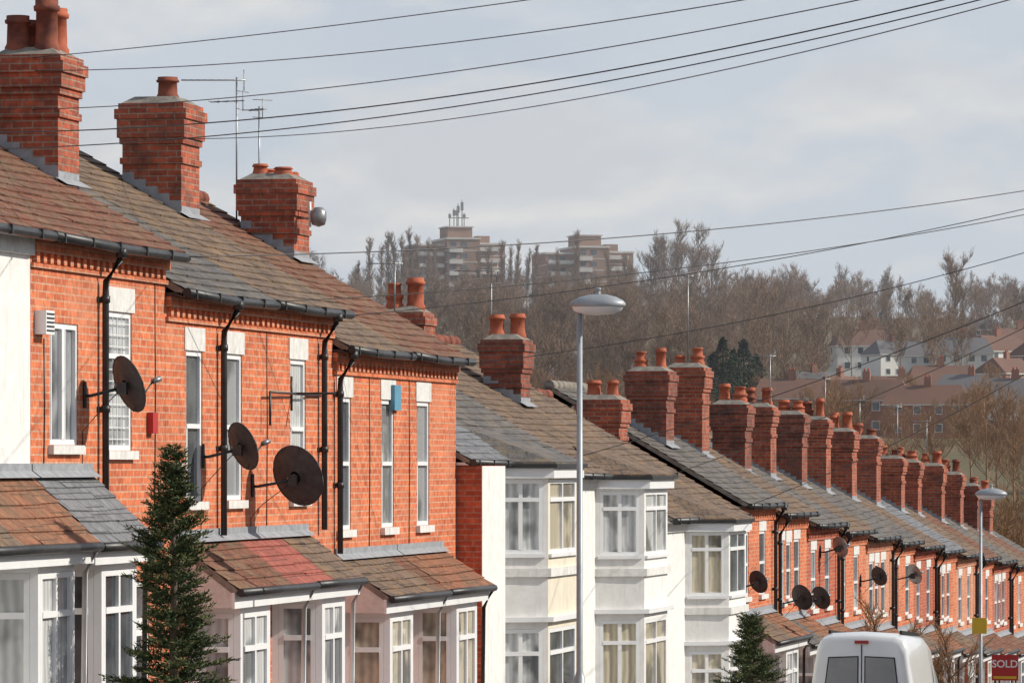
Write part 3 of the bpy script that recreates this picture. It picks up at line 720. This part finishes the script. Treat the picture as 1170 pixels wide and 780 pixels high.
# ------------------------------------------------------------------ tower blocks
def tower(px,d,ztop,plant):
    x,y=W(px,d); e=empty('tower_block',(x,y,T(x,y))); e.rotation_euler=(0,0,ALPHA+.25)
    mb=MB(); H=ztop-T(x,y); n=int(H/2.7)
    def vol(x0,x1,y0,y1,h):
        mb.box(x0,x1,y0,y1,-3,h,'tower_brick')
        k=int(h/2.7)
        for i in range(k):
            z=h-2.7*(i+1)+.9
            xx=x0+.8
            while xx<x1-2:
                mb.box(xx,xx+1.5,y0-.06,y0-.005,z,z+1.25,'window_glass'); mb.box(xx-.08,xx+1.58,y0-.04,y0-.003,z-.1,z,'tower_concrete'); xx+=2.6
            mb.box(x0-.05,x1+.05,y0-.05,y1+.05,z-.9,z-.72,'tower_concrete')
            yy=y0+1
            while yy<y1-2:
                mb.box(x1+.005,x1+.06,yy,yy+1.5,z,z+1.25,'window_glass'); yy+=3
        mb.box(x0-.2,x1+.2,y0-.2,y1+.2,h,h+.45,'tower_concrete')
    vol(-11,-4,-5,8,H-1.5); vol(-4.0+.01,4,-7.5,8.1,H); vol(4.01,11,-4,8,H-1)
    for i in range(n):
        z=H-2.7*(i+1)
        mb.box(4.2,9.5,-5.4,-4.06,z+.1,z+1.1,'tower_concrete'); mb.box(-10.5,-4.3,-6.3,-5.07,z-1.2,z-.3,'tower_concrete'); mb.box(-3.6,-.4,-8.6,-7.57,z-.4,z+.6,'tower_concrete')
    mb.box(-3,3,-4,4,H+.45,H+3,'tower_brick'); mb.box(-3.3,3.3,-4.3,4.3,H+3,H+3.3,'tower_concrete')
    mb.box(5,8,-1,3,H-.5,H+1.2,'tower_brick')
    if plant:
        for (a,b,h) in ((-2,-2,3.2),(-.5,-3,4.2),(1,-2,6.4),(2,0,3.4),(0,2,4.6),(.3,-1,5.5)):
            mb.tube([(a,b,H+3.3),(a,b,H+3.3+h)],.12,'aluminium',5); mb.box(a-.3,a+.3,b-.2,b+.2,H+3.3+h*.6,H+3.3+h*.9,'aluminium')
        mb.box(-2.4,2.4,-3.1,-3.0,H+5.2,H+5.4,'aluminium')
    ob=mb.build('tower_body'); ob.parent=e
tower(521,1080,52.5,True); tower(668,1090,51.0,False)

# ------------------------------------------------------------------ street lamps
def lamp(x,y,zt):
    e=empty('street_lamp',(x,y,gz(y))); mb=MB()
    zg=gz(y)
    mb.tube([(x,y,zg-.1),(x,y,zg+1.2)],.06,'galvanised',14); mb.tube([(x,y,zg+1.2),(x,y,zg+1.28),(x,y,zt-.08)],[.06,.036,.03],'galvanised',14)
    mb.tube([(x,y,zt-.1),(x+.02,y,zt-.02),(x+.12,y,zt+.02)],.027,'galvanised',10)
    mb.build('post',e)
    mh=MB()
    mh.lathe((x+.2,y,zt+.0),[(.30,0),(.31,.025),(.28,.06),(.2,.10),(.1,.125),(.03,.13),(.028,.17),(.035,.18),(.03,.2),(0,.205)],'galvanised',24,sx=1,sy=.62)
    mh.build('lamp_housing',e)
    ml=MB(); ml.lathe((x+.2,y,zt),[(.285,-.002),(.26,-.05),(.17,-.085),(0,-.095)],'white_upvc',24,sx=1,sy=.6); ml.build('lamp_bowl',e)
lamp(-9.75,48.1,1.68); 
lamp(-9.75,86.5,-.62)
mb=MB(); mb.box(-9.9,-9.62,86.38,86.41,-3.25,-2.95,'board_yellow'); mb.build('parking_sign')

# ------------------------------------------------------------------ satellite dishes
def dish(x,y,z,r,yaw,light=False,el=.35):
    e=empty('satellite_dish',(x,y,z)); mb=MB()
    d=Vector((math.sin(yaw)*math.cos(el),math.cos(yaw)*math.cos(el),math.sin(el)))
    a=d.cross(Vector((0,0,1))).normalized(); b=a.cross(d)
    c=Vector((x,y,z)); m='aluminium' if light else 'dish_grey'
    rings=[]
    for k in range(6):
        t=k/5; rings.append([c+(a*math.cos(2*math.pi*j/28)*r+b*math.sin(2*math.pi*j/28)*r*1.08)*t+d*(.16*r*2*t*t*.6) for j in range(28)])
    for i in range(5):
        for j in range(28): 
            if i==0: mb.poly([rings[0][0],rings[1][j],rings[1][(j+1)%28]],m,True)
            else: mb.poly([rings[i][j],rings[i][(j+1)%28],rings[i+1][(j+1)%28],rings[i+1][j]],m,True)
    mb.tube(rings[5]+[rings[5][0]],.008,m,5)
    mb.tube([c-d*.01,c-d*.1],.05,'aluminium',8)
    mb.box(c.x-.05,c.x+.05,c.y-.12,c.y-.05,c.z-.09,c.z+.03,'black_plastic')
    mb.tube([c-d*.1,Vector((XF+.08,y-.05,z-.1)),Vector((XF+.01,y-.05,z-.1))],.018,'black_plastic',6)
    mb.tube([Vector((XF+.02,y-.05,z-.22)),Vector((XF+.02,y-.05,z+.04))],.02,'black_plastic',6)
    f=c+d*r*1.15-b*r*.25
    mb.tube([c-b*r*1.0,f],.009,'black_plastic',6); mb.tube([f,f+d*.1],.028,'aluminium',8)
    mb.tube([c-d*.08+Vector((0,0,-.03)),Vector((XF+.15,y-.1,z-.3)),Vector((XF+.015,y-.1,z-.45)),Vector((XF+.012,y-.1,z-.95))],.005,'black_plastic',5)
    mb.build('reflector',e)
dish(-13.38,43.3,.76,.27,.75)
dish(-13.38,47.5,.16,.25,.7)
dish(-13.3,49.5,-.17,.33,.35)
dish(-13.4,82.5,-2.2,.2,.5);dish(-13.4,87.8,-2.64,.24,.5);dish(-13.4,90.3,-2.72,.22,.5);dish(-13.4,93,-1.75,.2,.6,True);dish(-13.4,99,-2.5,.2,.5)
dish(-13.4,105,-2.6,.22,.6,True)

# ------------------------------------------------------------------ aerials
def aerial(x,y,z0,z1,blen,yaw,n=9,ew=.3,second=None):
    e=empty('tv_aerial',(x,y,z0)); mb=MB()
    mb.tube([(x,y,z0),(x,y,z1)],.012,'aluminium',6)
    def yagi(zz,L,yw,n,ew):
        dx,dy=math.sin(yw),math.cos(yw); 
        mb.tube([(x+dx*.12,y+dy*.12,zz),(x-dx*L,y-dy*L,zz)],.009,'aluminium',5)
        for i in range(n):
            t=-L*i/(n-1)+.05; cx,cy=x+dx*t,y+dy*t; w=ew*(.6+.4*i/n)
            mb.tube([(cx-dy*w/2,cy+dx*w/2,zz+.0),(cx+dy*w/2,cy-dx*w/2,zz)],.0045,'aluminium',4)
        for s in (-1,1): mb.tube([(x+dx*.1-dy*.15,y+dy*.1+dx*.15,zz+s*.12),(x+dx*.1+dy*.15,y+dy*.1-dx*.15,zz+s*.12)],.005,'aluminium',4)
        mb.tube([(x+dx*.1,y+dy*.1,zz-.14),(x+dx*.1,y+dy*.1,zz+.14)],.006,'aluminium',4)
    yagi(z1-.04,blen,yaw,n,ew)
    if second: yagi(z1-second,blen*.55,yaw+.5,n//2,ew)
    mb.build('mast',e)
aerial(-16.75,59.3,3.0,5.2,.75,1.35,second=.32)
aerial(-16.6,59.9,3.0,4.85,.3,2.4,n=4)
aerial(-15.9,64.8,2.0,2.95,.4,1.2,n=6)
aerial(-16.1,72.2,1.6,3.15,.6,1.4,second=.12)
aerial(-15.9,89.3,1.8,3.75,.15,1.2,n=3)
aerial(-15.6,97.8,1.0,2.35,.4,1.3);aerial(-15.6,106,.8,2.0,.5,1.2);aerial(-15.9,114,.5,1.6,.4,1.6);aerial(-15.9,127.6,-.1,1.2,.4,1.6);aerial(-15.6,119,-.1,1.5,.5,1.3)
mb=MB(); F=Fr(XF,0,0,1)
mb.lbox(F,41.72,41.98,.003,.12,1.23,1.46,'white_upvc')
for i in range(5): mb.lbox(F,41.74,41.96,.121,.128,1.26+i*.04,1.275+i*.04,'black_plastic')
mb.build('wall_vent')
mb=MB(); mb.lbox(F,45.42,45.6,.003,.07,.3,.52,'board_red'); mb.build('burglar_alarm')
mb=MB(); mb.lbox(F,56.0,56.35,.003,.06,.66,.98,'blue_plastic'); mb.build('burglar_alarm')
mb=MB(); mb.lbox(F,46.35,46.6,.003,.06,-.3,.0,'white_upvc'); mb.build('alarm_box')
mb=MB(); mb.tube([(XF,51.2,.8),(XF+.55,51.1,.8)],.016,'black_plastic',6); mb.tube([(XF+.0,51.2,.6),(XF+.0,51.2,1.0)],.016,'black_plastic',6); mb.tube([(XF+.02,52.45,.79),(XF+.1,49.9,.8)],.014,'black_plastic',6); mb.tube([(XF+.1,49.9,.8),(XF+.1,49.9,.42)],.014,'black_plastic',6); mb.build('wall_bracket')
def cam_unit(x,y,z):
    mb=MB(); mb.tube([(x,y,z),(x+.25,y,z)],.015,'aluminium',6); mb.lathe((x+.3,y,z-.12),[(0,0),(.09,.03),(.11,.1),(.11,.2),(.06,.26),(0,.27)],'aluminium',12); mb.tube([(x+.18,y,z-.12),(x+.18,y,z+.22)],.02,'white_upvc',6); mb.build('chimney_antenna')
cam_unit(-15.88,59.2,3.28)
mb=MB()
for (yy,za,zb) in ((42.0,1.2,-.1),(45.7,2.0,-.5),(50.1,1.6,-.8),(54.9,1.1,-1.1),(57.0,1.2,-1.1)):
    mb.tube([(XF+.008,yy,za),(XF+.008,yy+.02,(za+zb)/2),(XF+.008,yy-.01,zb)],.006,'black_plastic',5)
mb.build('wall_cable')

# ------------------------------------------------------------------ overhead cables & poles
def cable(p,q,sag,r=.006):
    mb=MB(); p=Vector(p);q=Vector(q); pts=[]
    r*=.8
    for i in range(41):
        t=i/40; c=p.lerp(q,t); c.z-=sag*4*t*(1-t); pts.append(c)
    mb.tube(pts,r,'black_plastic',5); mb.build('overhead_cable')
def pole(x,y,zt):
    mb=MB(); mb.tube([(x,y,gz(y)-.3),(x,y,zt+.35)],[.13,.09],'pole_wood',12); mb.tube([(x-.3,y,zt),(x+.3,y,zt)],.02,'galvanised',8)
    for s in (-.28,-.15,.15,.28): mb.tube([(x+s,y,zt),(x+s,y,zt+.12)],.03,'terracotta_sooty',8)
    mb.build('telegraph_pole')
pole(-1.2,29.6,3.6); P1=Vector((-1.2,29.6,3.6))
cable(P1+Vector((0,0,.18)),(-15.25,45.9,4.27),.12)
cable(P1+Vector((-.28,0,.05)),(-15.2,45.85,4.13),.28)
cable(P1+Vector((-.15,0,.0)),(-15.2,45.85,3.72),.28)
cable(P1+Vector((-.2,0,-.05)),(XF-.2,39.0,2.98),.40,.007)
cable(P1+Vector((.1,0,-.02)),(XF-.2,38.0,2.75),.42)
cable(P1+Vector((-.1,0,-.1)),(-15.6,52.8,3.9),.36)
pole(-1.5,62,4.6); P2=Vector((-1.5,62,4.6))
cable(P2,(XF+.1,45.8,2.15),.42,.008)
cable(P2+Vector((.1,0,-.1)),(XF+.1,49.5,1.8),.42,.007)
cable(P2+Vector((-.1,0,.1)),(XF+.1,53.0,1.75),.38,.007)
cable(P2+Vector((0,0,-.12)),(XF+.1,59.4,1.3),.45,.007)
cable(P2+Vector((.2,0,-.1)),(XF+.1,66,.0),.35,.008)
cable(P2+Vector((.1,0,-.1)),(XF+.1,74.6,-.25),.35,.008)
cable(P2+Vector((.1,0,-.1)),(XF+.1,82.3,-.85),.5,.009)

# ------------------------------------------------------------------ fir tree near the houses
def fir(x,y,H,Rr,seed,name='fir_tree'):
    r=random.Random(seed); z0=gz(y); e=empty(name,(x,y,z0))
    mb=MB(); mb.tube([(0+x,y,z0-.1),(x+.02,y,z0+H*.5),(x,y,z0+H*.97)],[.06,.04,.008],'bark',8); mb.build('trunk',e)
    V=[];Fs=[];Ms=[]
    def blade(p,d,L,w,mi):
        s=d.cross(Vector((r.uniform(-1,1),r.uniform(-1,1),r.uniform(-1,1))))
        if s.length<.01:return
        s.normalize(); i0=len(V); V.extend([tuple(p-s*w),tuple(p+s*w),tuple(p+d*L)]); Fs.append((i0,i0+1,i0+2)); Ms.append(mi)
    z=.25
    while z<H:
        t=z/H
        prof=(1-t)**.48*(.84+.16*math.sin(z*5.1+seed))
        for k in range(13):
            th=r.uniform(0,6.28); L=Rr*prof*r.choice([.55,.75,.95,1.1,1.25])*r.uniform(.9,1.1)+.05
            d=Vector((math.cos(th),math.sin(th),.12+.6*t)).normalized(); p=Vector((0,0,z+r.uniform(-.05,.05)))
            side=Vector((-d.y,d.x,0)).normalized()
            n=max(3,int(L/.035))
            for i in range(n):
                f=(i+.5)/n
                if f<.3 and L>.25: continue
                q=p+d*L*f+Vector((0,0,-.12*L*f*f*(1-t)))
                for sgn in (-1,1):
                    tl=.17*(1.2-f)*r.uniform(.6,1.2)*min(1,L/.25)+.025
                    dd=(side*sgn*.8+d*.6+Vector((0,0,r.uniform(-.2,.35)))).normalized()
                    m=max(2,int(tl/.024))
                    for j in range(m):
                        qq=q+dd*tl*(j/m)
                        mi=1 if (f>.7 and r.random()<.5) or r.random()<.1 else 0
                        blade(qq,(dd+Vector((r.uniform(-.8,.8),r.uniform(-.8,.8),r.uniform(-.5,.8)))).normalized(),r.uniform(.035,.065),.0085,mi)
        z+=.075
    me=bpy.data.meshes.new('foliage'); me.from_pydata(V,[],Fs); me.materials.append(MATS['fir_green']); me.materials.append(MATS['fir_tip']); me.polygons.foreach_set('material_index',Ms)
    o=bpy.data.objects.new('foliage',me); sc.collection.objects.link(o); o.parent=e
fir(-12.28,41.25,3.22,.60,3)
fir(-11.9,72.6,2.4,.75,8,'conifer_shrub')
bt=bare_tree(91,3.2,.42,.012,'bark','twig_near',n1=10,n2=5,n3=5,n4=6,upright=.55)
for (x,y,s) in ((-12.4,93,1.1),(-12.3,104,.95),(-12.4,97.5,.8)):
    o=bpy.data.objects.new('bare_garden_tree',bt); sc.collection.objects.link(o); o.location=(x,y,gz(y)); o.scale=(s,s,s)

# ------------------------------------------------------------------ van
def van(x,y):
    import bmesh
    z=gz(y)-.12; e=empty('parked_van',(x,y,z)); e.rotation_euler=(math.atan2(gz(y+3)-gz(y-3),6),0,0); e.scale=(.9,.93,.92)
    secs=[(0.0,.88,.74,.42,1.25,2.30),(.06,.92,.78,.36,1.25,2.40),(.35,.93,.79,.34,1.25,2.46),(2.6,.93,.79,.34,1.25,2.48),(3.3,.93,.78,.34,1.25,2.38),(3.75,.92,.72,.34,1.25,1.98),(4.35,.90,.74,.34,1.2,1.32),(4.9,.86,.72,.36,.95,1.08),(5.1,.78,.66,.42,.8,.9)]
    bm=bmesh.new(); rings=[]
    for (yy,wl,wt,zb,zm,zt) in secs:
        half=[(wl*.94,zb),(wl,zb+.1),(wl,zm),(wt+(wl-wt)*.25,zm+(zt-zm)*.62),(wt,zt-.2),(wt-.07,zt-.07),(wt-.22,zt-.01),(.0,zt+.02)]
        prof=[(p,q) for p,q in half]+[(-p,q) for p,q in half[-2::-1]]
        rings.append([bm.verts.new((p,yy,q)) for p,q in prof])
    for a,b in zip(rings,rings[1:]):
        for k in range(len(a)-1): bm.faces.new((a[k],a[k+1],b[k+1],b[k]))
        bm.faces.new((a[-1],a[0],b[0],b[-1]))
    bm.faces.new(rings[0]); bm.faces.new(rings[-1][::-1])
    for f in bm.faces: f.smooth=True
    bmesh.ops.recalc_face_normals(bm,faces=bm.faces)
    me=bpy.data.meshes.new('body'); bm.to_mesh(me); bm.free(); me.materials.append(MATS['van_paint'])
    o=bpy.data.objects.new('body',me); sc.collection.objects.link(o); o.parent=e
    es=o.modifiers.new('b','BEVEL'); es.width=.035; es.segments=3; es.limit_method='ANGLE'; es.angle_limit=math.radians(35)
    mb=MB()
    for s in (-1,1):
        c=[(.07,1.40),(.64,1.40),(.56,2.02),(.07,2.04)]
        mb.poly([(s*p,-.012+ (0.0),q) for p,q in c],'van_glass')
        mb.poly([(s*(p+(-.02 if i in(0,3) else .02)),-.008,q+(-.02 if i<2 else .02)) for i,(p,q) in enumerate(c)],'rubber')
        mb.box(s*.84-.05,s*.84+.05,-.03,.08,.95,1.45,'lamp_red')
        mb.box(s*.80-.03,s*.80+.03,-.02,.0,.5,.6,'rubber')
    mb.box(-.008,.008,-.012,.0,.5,2.25,'rubber'); mb.box(-.9,.9,-.1,.06,.36,.56,'rubber'); mb.box(-.26,.26,-.016,-.004,.72,.83,'board_yellow'); mb.box(-.12,.12,-.03,.02,2.27,2.32,'lamp_red')
    mb.box(.1,.3,-.03,0,1.12,1.16,'rubber')
    for xx in (-.62,.62): mb.box(xx-.02,xx+.02,.4,2.7,2.44,2.50,'rubber')
    for s in (-1,1):
        mb.poly([(s*.925,3.0,1.32),(s*.925,3.95,1.32),(s*.80,3.62,1.9),(s*.825,3.0,1.95)],'van_glass')
        mb.box(s*.935-.006,s*.935+.006,.4,2.5,1.05,1.1,'rubber'); mb.box(s*1.0-.1,s*1.0+.1,3.7,3.8,1.25,1.55,'rubber')
        for yy in (.95,4.1):
            mb.tube([(s*.70,yy,.34),(s*.94,yy,.34)],.34,'rubber',24,False); mb.tube([(s*.90,yy,.34),(s*.95,yy,.34)],.2,'aluminium',16,False)
    mb.poly([(-.72,4.28,1.38),(.72,4.28,1.38),(.66,3.82,1.93),(-.66,3.82,1.93)],'van_glass')
    ob=mb.build('trim'); ob.parent=e
van(-9.75,70.0)

# ------------------------------------------------------------------ estate agent board
e=empty('estate_agent_board',(-11.4,106.2,gz(106.2))); mb=MB()
x,y,z=-11.4,106.2,-4.78
mb.box(x-.03,x+.03,y,y+.05,gz(y),z+.3,'white_upvc'); mb.box(x-.31,x+.31,y-.03,y-.005,z-.3,z+.3,'board_red'); mb.box(x-.27,x+.27,y-.036,y-.031,z-.26,z-.2,'board_yellow')
mb.build('board',e)
cu=bpy.data.curves.new('lettering','FONT'); cu.body='SOLD'; cu.size=.24; cu.align_x='CENTER'; cu.align_y='CENTER'; cu.extrude=.002; cu.offset=.004
o=bpy.data.objects.new('lettering',cu); sc.collection.objects.link(o); o.parent=e; o.location=Vector((x,y-.036,z+.08))-e.location; o.rotation_euler=(math.pi/2,0,0); cu.materials.append(MATS['white_upvc'])

# ------------------------------------------------------------------ valley haze: real thin scattering air
m=bpy.data.materials.new('hazy_air'); m.use_nodes=True; nt=m.node_tree
for n in list(nt.nodes): nt.nodes.remove(n)
ou=nt.nodes.new('ShaderNodeOutputMaterial'); vs=nt.nodes.new('ShaderNodeVolumeScatter'); vs.inputs['Color'].default_value=(.86,.91,1,1); vs.inputs['Density'].default_value=.00021; vs.inputs['Anisotropy'].default_value=.2
nt.links.new(vs.outputs[0],ou.inputs['Volume'])
MATS['hazy_air']=m
mb=MB(); mb.box(-900,500,175,1500,-40,110,'hazy_air'); mb.build('haze')

# ------------------------------------------------------------------ sky, sun, camera
EL=math.radians(34); AZ=math.radians(76)
w=bpy.data.worlds.new('World'); sc.world=w; w.use_nodes=True; nt=w.node_tree
for n in list(nt.nodes): nt.nodes.remove(n)
out=nt.nodes.new('ShaderNodeOutputWorld')
sky=nt.nodes.new('ShaderNodeTexSky'); sky.sky_type='NISHITA'; sky.sun_disc=False; sky.sun_elevation=EL; sky.sun_rotation=AZ; sky.air_density=1; sky.dust_density=.6
bg1=nt.nodes.new('ShaderNodeBackground'); bg1.inputs[1].default_value=.10; nt.links.new(sky.outputs[0],bg1.inputs[0])
tc=nt.nodes.new('ShaderNodeTexCoord'); mp=nt.nodes.new('ShaderNodeMapping'); mp.inputs['Scale'].default_value=(1,1,2.3); mp.inputs['Location'].default_value=(.52,.1,.03)
nt.links.new(tc.outputs['Generated'],mp.inputs[0])
n1=N(nt,'ShaderNodeTexNoise',Scale=15.0,Detail=10.0,Roughness=.5,Distortion=.1); nt.links.new(mp.outputs[0],n1.inputs['Vector'])
n2=N(nt,'ShaderNodeTexNoise',Scale=6.0,Detail=6.0,Roughness=.5); nt.links.new(mp.outputs[0],n2.inputs['Vector'])
mp2=nt.nodes.new('ShaderNodeMapping'); mp2.inputs['Scale'].default_value=(1,1,2.3); mp2.inputs['Location'].default_value=(.52,.1,.022); nt.links.new(tc.outputs['Generated'],mp2.inputs[0])
n3=N(nt,'ShaderNodeTexNoise',Scale=15.0,Detail=5.0,Roughness=.5,Distortion=.1); nt.links.new(mp2.outputs[0],n3.inputs['Vector'])
sx=nt.nodes.new('ShaderNodeSeparateXYZ'); nt.links.new(tc.outputs['Generated'],sx.inputs[0])
hi=ramp(nt,sx.outputs[2],.2,.6,.96,.5)
veil=mixc(nt,(.51,.585,.69),(.61,.665,.74),ramp(nt,n2.outputs[0],.35,.65))
cl=mixc(nt,(.82,.805,.79),(.63,.655,.70),ramp(nt,n3.outputs[0],.50,.64))
ccol=mixc(nt,veil,cl,ramp(nt,n1.outputs[0],.47,.61,0,.85))
bg2=nt.nodes.new('ShaderNodeBackground'); bg2.inputs[1].default_value=1.0; nt.links.new(ccol,bg2.inputs[0])
ms=nt.nodes.new('ShaderNodeMixShader'); nt.links.new(hi,ms.inputs[0]); nt.links.new(bg1.outputs[0],ms.inputs[1]); nt.links.new(bg2.outputs[0],ms.inputs[2]); nt.links.new(ms.outputs[0],out.inputs[0])
ld=bpy.data.lights.new('sun','SUN'); ld.energy=4.5; ld.angle=math.radians(.5); ld.color=(1,.94,.83)
lo=bpy.data.objects.new('sun',ld); sc.collection.objects.link(lo)
sv=Vector((math.sin(AZ)*math.cos(EL),math.cos(AZ)*math.cos(EL),math.sin(EL))); lo.rotation_euler=sv.to_track_quat('Z','Y').to_euler(); lo.location=(20,20,40)
cd=bpy.data.cameras.new('camera'); cam=bpy.data.objects.new('camera',cd); sc.collection.objects.link(cam)
cd.sensor_width=36; cd.lens=160; cd.shift_y=138/1170; cd.clip_start=.5; cd.clip_end=9000
cam.rotation_euler=(math.pi/2,0,ALPHA); cam.location=(0,0,0)
sc.camera=cam
